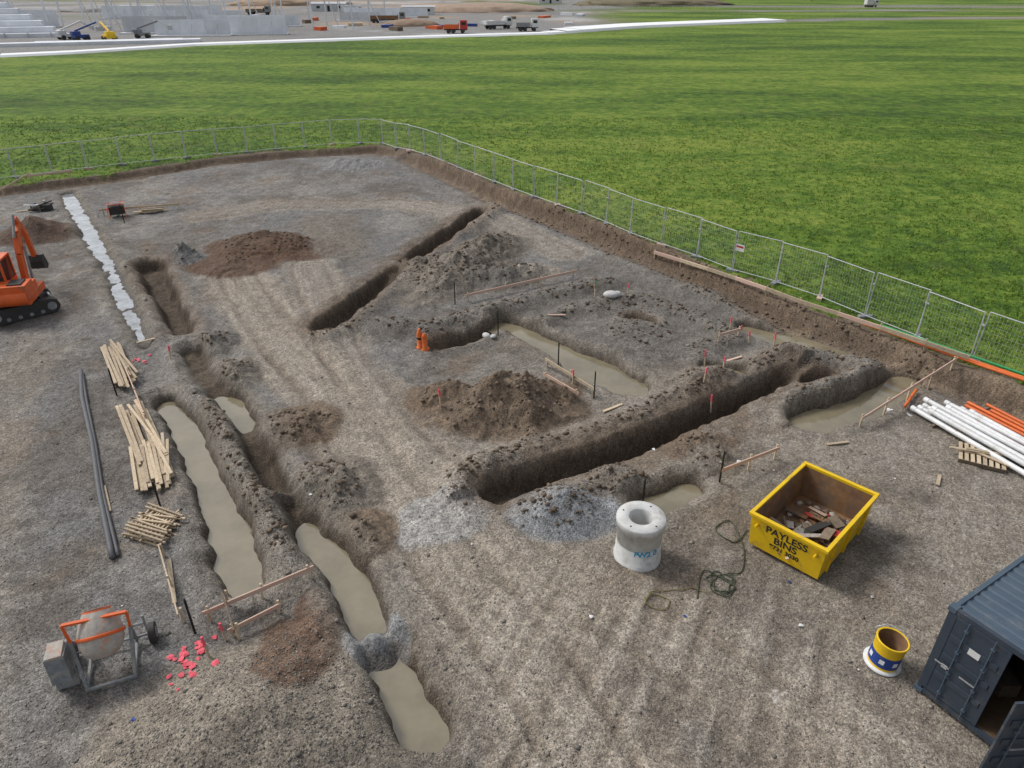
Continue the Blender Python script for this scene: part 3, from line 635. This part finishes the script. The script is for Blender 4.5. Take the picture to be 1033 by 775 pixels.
def leaf(px,py,ang,sign):
    w=1.13; T0=b.T; b.T=Matrix.Translation((px,py,0))@Matrix.Rotation(ang,4,'Z')
    z0=zb+.14; z1=CH-.13; hh=z1-z0
    b.box((0,sign*w/2,z0+hh/2),(.03,w-.12,hh-.12),M_navy)
    b.box((0,sign*.04,z0+hh/2),(.05,.08,hh),M_navy); b.box((0,sign*(w-.04),z0+hh/2),(.05,.08,hh),M_navy)
    for zz in (z0+.04,z1-.04): b.box((0,sign*w/2,zz),(.05,w-.165,.08),M_navy)
    for f in (.25,.5,.75): b.box((-.025,sign*w/2,z0+hh*f),(.03,w-.2,.14),M_navy)
    for f in (.3,.75):
        b.cyl((-.06,sign*w*f,z0-.06),(-.06,sign*w*f,z1+.06),.014,M_navytop,n=8)
        for g_ in (.08,.36,.64,.92): b.box((-.045,sign*w*f,z0+hh*g_),(.05,.08,.04),M_navytop)
        b.box((-.08,sign*(w*f-.15),z0+hh*.42),(.02,.3,.03),M_grsteel)
    b.T=T0
leaf(.02,-.10,0,-1)
leaf(-.03,-CW+.10,math.radians(62),1)
b.box((-.02,-.70,1.90),(.006,.22,.16),M_white)
b.box((-.02,-.33,1.15),(.006,.12,.10),M_white)
b.done('shipping_container',(8.75,10.05,hz(9.5,10)-.03),math.atan2(1.45,2.35),bevel=.006)
# ------------------------------------------------------------------ cement mixer
b=MB()
ax=Matrix.Rotation(math.radians(38),4,'Y')
b.T=Matrix.Translation((0,0,.95))@ax
b.lathe([(.001,-.42),(.20,-.42),(.34,-.30),(.40,-.12),(.40,.08),(.34,.30),(.25,.46)],M_drumc,28)
b.lathe([(.25,.46),(.245,.49),(.225,.485)],M_exor,28); b.lathe([(.225,.485),(.31,.28),(.36,.05),(.33,-.15),(.001,-.3)],M_drumc,28)
b.lathe([(.405,-.03),(.43,-.02),(.43,.03),(.405,.04)],M_exor,28)
b.T=Matrix.Identity(4)
for sy_ in (-1,1):
    b.beam((0,sy_*.52,.95),(-.45,sy_*.42,.05),.06,.06,M_grsteel); b.beam((0,sy_*.52,.95),(.45,sy_*.42,.12),.06,.06,M_grsteel)
    b.beam((-.45,sy_*.42,.06),(.45,sy_*.42,.12),.05,.05,M_grsteel)
b.beam((-.45,-.45,.06),(-.45,.45,.06),.06,.06,M_grsteel); b.cyl((.45,-.75,.2),(.45,.75,.2),.03,M_grsteel)
for sy_ in (-1,1):
    b.cyl((.45,sy_*.68,.2),(.45,sy_*.80,.2),.22,M_black,n=20); b.cyl((.45,sy_*.805,.2),(.45,sy_*.815,.2),.12,M_grsteel,n=16)
b.box((-.1,.78,.62),(.48,.34,.62),M_grsteel,Matrix.Rotation(.1,3,'Y')); b.box((-.1,.78,.95),(.42,.28,.06),M_drumc)
b.beam((-.1,.78,.35),(-.15,.78,0),.4,.1,M_grsteel)
b.beam((0,-.55,1.35),(0,.55,1.42),.07,.05,M_exor); b.beam((0,-.52,.95),(0,-.55,1.35),.05,.05,M_exor); b.beam((0,.52,.95),(0,.55,1.42),.05,.05,M_exor)
b.cyl((0,-.52,.95),(0,-.78,.95),.03,M_grsteel); b.beam((-.0,-.78,.75),(0,-.78,1.15),.04,.04,M_grsteel)
b.done('cement_mixer',(-8.95,10.65,hz(-8.95,10.75)-.02),math.radians(112),bevel=.006,scale=1.12)
# ------------------------------------------------------------------ excavator
b=MB()
for sy_ in (-1,1):
    yy=sy_*.85; prof=[]
    n=28
    for i in range(n):
        a=2*math.pi*i/n; prof.append((1.15*(1 if math.cos(a)>0 else -1)+.33*math.cos(a),.36+.33*math.sin(a)))
    vs=[];fs=[]
    for (xx,zz) in prof: vs+=[(xx,yy-.21,zz),(xx,yy+.21,zz)]
    for i in range(n):
        j=(i+1)%n; fs.append((2*i,2*j,2*j+1,2*i+1))
    fs.append(tuple(range(0,2*n,2))); fs.append(tuple(range(1,2*n,2))[::-1]); b.add(vs,fs,M_black)
    for k in range(16): b.box((-1.2+k*.16,yy,.70),(.05,.42,.03),M_black); b.box((-1.2+k*.16,yy,.02),(.05,.42,.03),M_black)
    for xx in (-1.15,1.15): b.cyl((xx,yy-.23,.36),(xx,yy+.23,.36),.2,M_grsteel,n=14)
    for k in range(4): b.cyl((-.7+k*.47,yy-.22,.18),(-.7+k*.47,yy+.22,.18),.09,M_grsteel,n=10)
b.box((0,0,.45),(1.5,1.4,.3),M_grsteel); b.cyl((0,0,.55),(0,0,.82),.5,M_black,n=20)
b.box((1.35,0,.35),(.1,2.0,.35),M_grsteel)
T=Matrix.Rotation(math.radians(62),4,'Z'); b.T=T
b.box((-.15,0,1.0),(2.2,2.0,.36),M_exor); b.box((-.75,0,1.45),(1.0,1.98,.62),M_exor); b.cyl((-1.15,-.97,1.15),(-1.15,.97,1.15),.32,M_exor,n=20)
b.box((-.4,-.55,1.35),(1.2,.85,.5),M_exor); b.box((-.75,-.5,1.79),(.7,.6,.06),M_black)
b.box((.2,.5,1.95),(1.15,.92,1.5),M_glass); b.box((.2,.5,2.73),(1.25,1.0,.09),M_exor)
for xx in (-.38,.78):
    for yy in (.04,.96): b.box((xx,yy,1.95),(.09,.09,1.5),M_exor)
b.box((.2,.97,1.45),(1.1,.06,.5),M_exor); b.box((.2,.03,1.4),(1.1,.06,.5),M_exor)
def arm(P,ws,wid,m):
    for k in range(len(P)-1): b.beam(P[k],P[k+1],wid,ws[k],m)
arm([(.8,-.3,1.2),(1.15,-.3,2.5),(1.6,-.3,3.4),(2.2,-.3,3.8)],[.34,.4,.3],.24,M_exor)
arm([(1.9,-.3,4.05),(2.5,-.3,3.2),(2.7,-.3,1.9)],[.28,.24],.2,M_exor)
b.cyl((1.15,-.12,1.2),(1.5,-.12,2.8),.06,M_grsteel); b.cyl((1.15,-.48,1.2),(1.5,-.48,2.8),.06,M_grsteel); b.cyl((1.2,-.3,3.3),(1.9,-.3,4.2),.06,M_grsteel); b.cyl((2.45,-.3,3.7),(2.85,-.3,2.4),.05,M_grsteel)
pr=[(0,0),(.3,.05),(.45,-.25),(.35,-.6),(.0,-.75),(-.3,-.6)]
vs=[];fs=[]
for (xx,zz) in pr: vs+=[(2.7-xx*.9+.2,-.65,1.9+zz),(2.7-xx*.9+.2,.05,1.9+zz)]
for i in range(len(pr)-1): fs.append((2*i,2*i+2,2*i+3,2*i+1))
fs.append(tuple(range(0,12,2))); fs.append(tuple(range(1,12,2))); b.add(vs,fs,M_black)
for k in range(4): b.box((3.2,-.6+k*.2,1.28),(.2,.06,.05),M_grsteel)
b.T=Matrix.Identity(4)
b.done('excavator',(-22.5,29.9,hz(-22.9,29.9)+.02),math.radians(42),bevel=.02,scale=.95)
# ------------------------------------------------------------------ small items
def bollard(x,y):
    b=MB(); g=hz(x,y); b.lathe([(.001,.0),(.2,.0),(.2,.06),(.12,.08),(.12,.7),(.10,.78),(.06,.82),(.06,.9),(.001,.9)],M_orange,18); b.lathe([(.205,-.01),(.21,.04),(.19,.075)],M_black,18); b.lathe([(.124,.45),(.123,.55)],M_blacktxt,18)
    b.lathe([(.001,.0),(.2,.0),(.2,.06),(.12,.08),(.12,.6),(.10,.68),(.05,.74),(.001,.74)],M_orange,18,(.2,-.10,0)); b.box((.1,-.05,.95),(.08,.08,.1),M_black)
    b.done('traffic_bollard',(x,y,g))
bollard(-3.8,26.25)
for i,(x,y,r) in enumerate([(4.6,30.6,.35),(4.9,30.8,.25),(-1.1,27.4,.22),(-30.8,46.6,.3),(-.8,27.2,.15),(7.2,18.2,.12)]):
    b=MB(); b.blob((0,0,r*.4),(r,r*.75,r*.5),M_bag,3,.07); b.done('sand_bag',(x,y,hz(x,y)),i)
def hose(name,P,r,m):
    Q=[]
    for k in range(len(P)-1):
        p0=Vector(P[max(k-1,0)]);p1=Vector(P[k]);p2=Vector(P[k+1]);p3=Vector(P[min(k+2,len(P)-1)])
        for i in range(8):
            t=i/8; Q.append(.5*((2*p1)+(p2-p0)*t+(2*p0-5*p1+4*p2-p3)*t*t+(3*p1-p0-3*p2+p3)*t**3))
    Q.append(Vector(P[-1])); hs=hzs([tuple(q) for q in Q])
    b=MB(); b.tube([(q.x,q.y,h_+r+.01+.02*(i%11)/11) for i,(q,h_) in enumerate(zip(Q,hs))],r,m,7); b.done(name)
coil=[(5.35+(.26+.1*math.sin(a*2.3))*math.cos(a)*(1+.2*math.sin(a*1.7)),13.15+(.34+.1*math.cos(a*1.3))*math.sin(a)) for a in np.arange(0,20,.6)]
hose('hose',[(4.6,12.6),(5.0,13.6)]+coil+[(6.0,13.6),(6.3,14.6),(6.2,15.5),(5.7,15.2),(6.1,14.7),(6.6,15.2)],.016,M_hose)
hose('hose',[(3.2,12.3),(3.5,12.8),(3.9,12.6),(3.7,12.3),(3.3,12.5),(3.6,12.9),(4.2,12.9),(4.6,13.0),(4.9,12.8)],.012,mat('yellow_green_hose',(.20,.17,.06),None,.6))
def scraps(name,items,ms,wa,wb):
    b=MB()
    for x,y in items:
        z=hz(x,y)+.02; a=random.random()*6; w=random.uniform(wa,wb); n_=6
        ring_=[(x+w*random.uniform(.5,1.2)*math.cos(a+k*6.283/n_),y+w*random.uniform(.5,1.2)*math.sin(a+k*6.283/n_),z+random.uniform(0,w*.5)) for k in range(n_)]
        b.add([(x,y,z+w*random.uniform(.2,.6))]+ring_,[(0,1+k,1+(k+1)%n_) for k in range(n_)],random.choice(ms))
    b.done(name)
scraps('pink_barrier_scraps',[(-7.25+random.gauss(0,.28),10.75+random.gauss(0,.3)) for _ in range(34)],[M_pink],.04,.11)
scraps('pink_barrier_scraps',[(-14.9+random.gauss(0,.2),25.2+random.gauss(0,.25)) for _ in range(8)],[M_pink],.05,.09)
lit=[(-1.1,14.6),(7.75,10.55),(4.6,18.9),(2.2,16.9),(-5.9,16.4),(9.0,12.7),(-3.4,17.8),(6.9,11.8),(1.9,12.0),(-7.8,9.2),(9.7,17.2),(5.2,20.3),(7.1,13.2),(-9.6,12.4),(-2.3,10.2),(11.8,17.5),(4.2,12.1),(8.2,17.9),(3.4,24.9)]
scraps('litter',lit,[M_white,M_white,M_bag,M_blue],.03,.07)
b=MB()
for (x,y,l,a,m_) in [(-15.2,26.9,1.2,.6,M_timber),(1.0,23.0,1.0,-.9,M_timber),(8.9,25.2,.9,.5,M_timber_pink),(3.6,21.5,.9,.6,M_timber),(2.0,29.0,.8,0,M_timber_pink),(7.8,21.8,1.1,.3,M_timber_old),(-31.5,46.2,2,.4,M_timber),(-25.6,45.6,1.6,1.9,M_timber_old),(-12.0,16.5,1.4,-1.0,M_timber),(-8.7,13.2,1.7,-1.1,M_timber),(10.8,19.4,.8,.2,M_timber),(13.1,17.4,.6,1,M_timber)]:
    b.box((x,y,hz(x,y)+.05),(l,.1,.035),m_,a)
b.done('loose_planks')
b=MB(); b.box((0,0,.45),(.9,.5,.5),M_black); b.cyl((-.3,0,.75),(.3,0,.75),.16,M_grsteel,n=14)
for xx in (-.45,.45):
    for yy in (-.27,.27): b.beam((xx,yy,.0),(xx,yy,.85),.04,.04,M_exor)
    b.beam((xx,-.27,.85),(xx,.27,.85),.04,.04,M_exor)
for yy in (-.27,.27): b.beam((-.45,yy,.85),(.45,yy,.85),.04,.04,M_exor)
b.done('portable_generator',(-25.3,44.9,hz(-25.3,44.9)),.5)
b=MB()
for i in range(9): b.beam((random.uniform(-.9,.9),random.uniform(-.5,.5),.1+.05*i),(random.uniform(-.9,.9),random.uniform(-.5,.5),.15+.06*i),.12,.07,random.choice([M_black,M_timber_old,M_grsteel,M_white]))
b.box((.3,0,.2),(.6,.5,.4),M_black); b.cyl((-.5,.1,0),(-.5,.1,.5),.2,M_conduit,n=14)
b.done('tool_pile',(-31.0,46.3,hz(-31,46.3)),.2)
# ------------------------------------------------------------------ far construction yard
b=MB(); P=resample(SILT[2:9],6); 
for k,(p,q) in enumerate(zip(P[:-1],P[1:])):
    z=hz(p.x,p.y); t_=min(1,max(0,(p.x-8)/8)); hh=.35+.25*t_; wd=4+7*t_; dx=-wd*.45; dy=wd*.89
    b.add([(p.x,p.y,z-.1),(q.x,q.y,z-.1),(q.x-.2,q.y+.5,z+hh),(p.x-.2,p.y+.5,z+hh),(q.x+dx,q.y+dy,z+hh+.02),(p.x+dx,p.y+dy,z+hh+.02),(q.x+dx,q.y+dy+.4,z),(p.x+dx,p.y+dy+.4,z)],[(0,1,2,3),(3,2,4,5),(5,4,6,7)],M_poly)
b.done('silt_fence')
def precast(x,y,l,h_,yaw,m_=M_panel):
    b=MB()
    nseg=max(1,int(l/5))
    for k in range(nseg):
        xx=-l/2+(k+.5)*l/nseg; b.box((xx,0,h_/2),(l/nseg-.12,.25,h_*random.uniform(.92,1)),m_)
        b.beam((xx,-.1,h_*.7),(xx,-h_*.6,0),.12,.12,M_steel)
    b.box((0,-1.2,.12),(l+1,3.5,.22),M_panel)
    b.done('precast_concrete_wall',(x,y,hz(x,y)),yaw)
precast(-79,196,18,3.6,.1,M_panelw); precast(-64,200,14,4.2,.1,M_panelw); precast(-150,225,40,4.5,.2,M_panelw); precast(-100,250,30,3.5,.1,M_panelw); precast(-50,262,14,2.5,0); precast(-92,205,16,4,.15)
precast(-75,232,26,3,.05,M_panelw); precast(-45,285,30,3,0,M_panelw); precast(-120,275,40,4,.1,M_panelw)
b=MB()
for k in range(6): b.box((-k*1.5,k*2.6,.5+k*.62),(36-k*3.0,2.55,1.0+k*1.24),M_panelw)
for k in range(7): b.box((-15+k*5,-1.45,.55),(.25,.2,1.2),M_panel)
b.done('concrete_terrace',(-126,188,.2),.25)
b=MB(); b.box((0,0,.35),(46,3,.7),M_panelw); b.box((4,5,.3),(30,2,.5),M_panelw); b.done('concrete_kerb_units',(-92,170,.25),.33)
b=MB()
for i in range(13):
    for j in range(3):
        x=-175+i*11+random.uniform(-3,3);y=203+j*18+i*1.5; hcol=random.choice([10,12,15]); b.beam((x,y,0),(x,y,hcol),.34,.34,M_panelw); 
        if random.random()<.5: b.beam((x,y,hcol*.7),(x+4,y-3,.2),.16,.16,M_steel)
for i in range(3): b.beam((-150+i*12,205+i*1.5,9),(-138+i*12,206.5+i*1.5,9),.3,.4,M_steel)
b.done('steel_frame_building')
# material stacks in the yard
b=MB()
for i in range(46):
    x=random.uniform(-120,25);y=random.uniform(205,300)
    if y<200+(x+27)*.45+8: continue
    b.box((x,y,.6),(random.uniform(1.5,6),random.uniform(1,2.5),random.uniform(.5,1.4)),random.choice([M_panelw,M_timber_old,M_grsteel,M_blue,M_exor,M_timber,M_panelw]),random.uniform(0,3))
b.done('material_stacks')
def truck(name,x,y,yaw,cabm,bodym,l=8,body='tray'):
    b=MB(); b.box((0,0,.85),(l,.9,.25),M_black)
    b.box((l/2-.9,0,1.9),(1.8,2.3,1.9),cabm); b.box((l/2-.15,0,2.25),(.35,2.0,.75),M_glass); b.box((l/2-.9,0,2.3),(1.1,2.34,.7),M_glass); b.box((l/2-1,0,2.95),(1.5,2.1,.2),cabm)
    bl=l-2.3
    if body=='tray':
        b.box((-1.1,0,1.15),(bl,2.4,.15),bodym)
        for s_ in (-1,1): b.box((-1.1,s_*1.17,1.6),(bl,.08,.8),bodym)
        b.box((-1.1-bl/2,0,1.6),(.08,2.26,.8),bodym); b.box((-1.1+bl/2,0,1.8),(.1,2.26,1.2),bodym); b.box((-1.2,0,1.5),(bl-.6,2.0,.6),M_timber_old)
    else: b.box((-1.1,0,2.2),(bl,2.4,2.1),bodym)
    for xx in (l/2-1.2,-l/2+1.2,-l/2+2.4):
        for s_ in (-1,1): b.cyl((xx,s_*.85,.5),(xx,s_*1.2,.5),.5,M_black,n=16)
    return b.done(name,(x,y,hz(x,y)),yaw,bevel=.04)
truck('tipper_truck',-39,250,.1,M_grsteel,M_rust,11); truck('dump_truck',-4,221,.5,M_vwhite,M_vwhite,8,'tray'); truck('dump_truck',-14.5,204,0,M_red,M_exor,6); truck('dump_truck',4,212,.1,M_vwhite,M_grsteel,6)
truck('box_truck',166,372,.2,M_vwhite,M_vwhite,6,'box'); truck('box_truck',-60,300,.2,M_vwhite,M_vwhite,8,'box'); truck('tipper_truck',-95,300,0,M_grsteel,M_timber_old,9)
def lift(x,y,m):
    b=MB(); b.box((0,0,.9),(3.2,2.2,.7),m); b.box((-1,0,1.6),(1.8,1.8,.7),m)
    for xx in (-1.1,1.1):
        for s_ in (-1,1): b.cyl((xx,s_*.9,.5),(xx,s_*1.3,.5),.5,M_black,n=14)
    b.beam((-1,0,2),(4,0,3.6),.35,.35,m); b.beam((4,0,3.6),(6,0,2.2),.25,.25,M_vwhite); b.box((6.4,0,2.2),(.9,1.6,1.0),M_steel)
    b.done('boom_lift',(x,y,hz(x,y)),random.random()*3,bevel=.03)
lift(-99,181,M_blue); lift(-92,180,M_yellow); lift(-104,184,M_vwhite); lift(-88,188,M_grsteel)
for (x,y,r,hh,m_) in [(-30,235,9,2.2,mat('stockpile_soil',(.34,.24,.17),(.26,.19,.14),.95,scale=1)),(-12,330,30,3.5,mat('stockpile_clay',(.40,.29,.22),(.30,.23,.17),.95,scale=.5)),(70,400,40,4,mat('stockpile_earth',(.20,.16,.11),(.14,.13,.07),.95,scale=.3)),(-160,340,35,3,mat('stockpile_gravel',(.34,.33,.32),(.25,.24,.23),.95,scale=.5)),(-110,400,30,4,mat('stockpile_sand',(.38,.28,.2),(.3,.22,.15),.95,scale=.5))]:
    b=MB(); b.blob((0,0,0),(r,r*.5,hh),m_,4,.06); b.done('soil_stockpile',(x,y,-.1),random.random()*.4)
def shed(x,y,l,w,h_,m_,yaw):
    b=MB(); b.box((0,0,h_/2),(l,w,h_),m_); 
    b.add([(-l/2-.3,-w/2-.3,h_),(l/2+.3,-w/2-.3,h_),(l/2+.3,0,h_+w*.18),(-l/2-.3,0,h_+w*.18),(-l/2-.3,w/2+.3,h_),(l/2+.3,w/2+.3,h_)],[(0,1,2,3),(3,2,5,4),(0,3,4),(1,5,2)],M_panel)
    b.box((0,-w/2-.02,1.1),(1.0,.06,2.1),M_dark); b.box((l*.3,-w/2-.02,1.6),(1.4,.06,.9),M_glass); b.box((-l*.3,-w/2-.02,1.6),(1.4,.06,.9),M_glass)
    b.done('site_shed',(x,y,hz(x,y)),yaw)
shed(-35,300,12,3,2.7,M_vwhite,.1); shed(20,420,12,3,2.7,M_vwhite,0); shed(-75,330,14,4,2.8,M_panel,0); shed(-140,300,12,3,2.7,M_blue,.1); shed(95,455,10,5,3,M_vwhite,.2)
def tree(x,y,h_):
    b=MB(); b.cyl((0,0,0),(0,0,h_*.5),.25,M_bark,.12,n=8)
    for i in range(5):
        a=i*1.25; b.cyl((0,0,h_*.35),(math.cos(a)*h_*.25,math.sin(a)*h_*.25,h_*.65),.1,M_bark,.04,n=6)
    for i in range(600):
        a=random.random()*6.28; r=random.random()**.5*h_*.38; z=h_*(.35+.6*random.random()); r*=1-abs(z/h_-.6)*1.2; w=random.uniform(.15,.35)
        c_=Vector((r*math.cos(a),r*math.sin(a),z)); e=[Vector((random.gauss(0,w),random.gauss(0,w),random.gauss(0,w))) for _ in range(3)]
        b.add([c_+v for v in e],[(0,1,2)],M_leaf)
    b.done('tree',(x,y,hz(x,y)))
for x,y,h_ in [(168,452,7),(205,460,6),(290,470,8),(120,470,5),(-20,470,6),(55,480,6)]: tree(x,y,h_)
b=MB()
for i in range(60):
    x=-60+i*5; y=345+.2*x*.3; b.cyl((x,y,0),(x,y,1.8),.08,M_steel,n=5)
b.cyl((-60,341.4,1.7),(235,359.1,1.7),.05,M_steel,n=5); b.done('boundary_fence')
# ------------------------------------------------------------------ light, sky, camera
w=bpy.data.worlds.new('World'); S.world=w; w.use_nodes=True; nt=w.node_tree
bg=nt.nodes['Background']; sk=nd(nt,'ShaderNodeTexSky'); sk.sky_type='NISHITA'; sk.sun_disc=False
D=Vector((.60,-.32,-.78)).normalized(); sk.sun_elevation=math.asin(-D.z); sk.sun_rotation=math.atan2(-D.x,-D.y); sk.dust_density=3; sk.air_density=1.2
hs_=nd(nt,'ShaderNodeHueSaturation'); hs_.inputs['Saturation'].default_value=.3
nt.links.new(sk.outputs[0],hs_.inputs['Color']); nt.links.new(hs_.outputs[0],bg.inputs[0]); bg.inputs[1].default_value=.14
sl=bpy.data.lights.new('sun','SUN'); sl.energy=1.8; sl.angle=math.radians(14); sl.color=(1,.97,.93)
so=bpy.data.objects.new('sun',sl); S.collection.objects.link(so); so.rotation_euler=D.to_track_quat('-Z','Y').to_euler()
cd=bpy.data.cameras.new('camera'); co=bpy.data.objects.new('camera',cd); S.collection.objects.link(co)
co.location=(0,0,13.5); co.rotation_euler=(math.radians(60),0,0); cd.sensor_width=36; cd.lens=24.95; cd.clip_end=8000; cd.clip_start=.1
S.camera=co
S.view_settings.view_transform='Standard'; S.view_settings.look='None'; S.view_settings.exposure=0
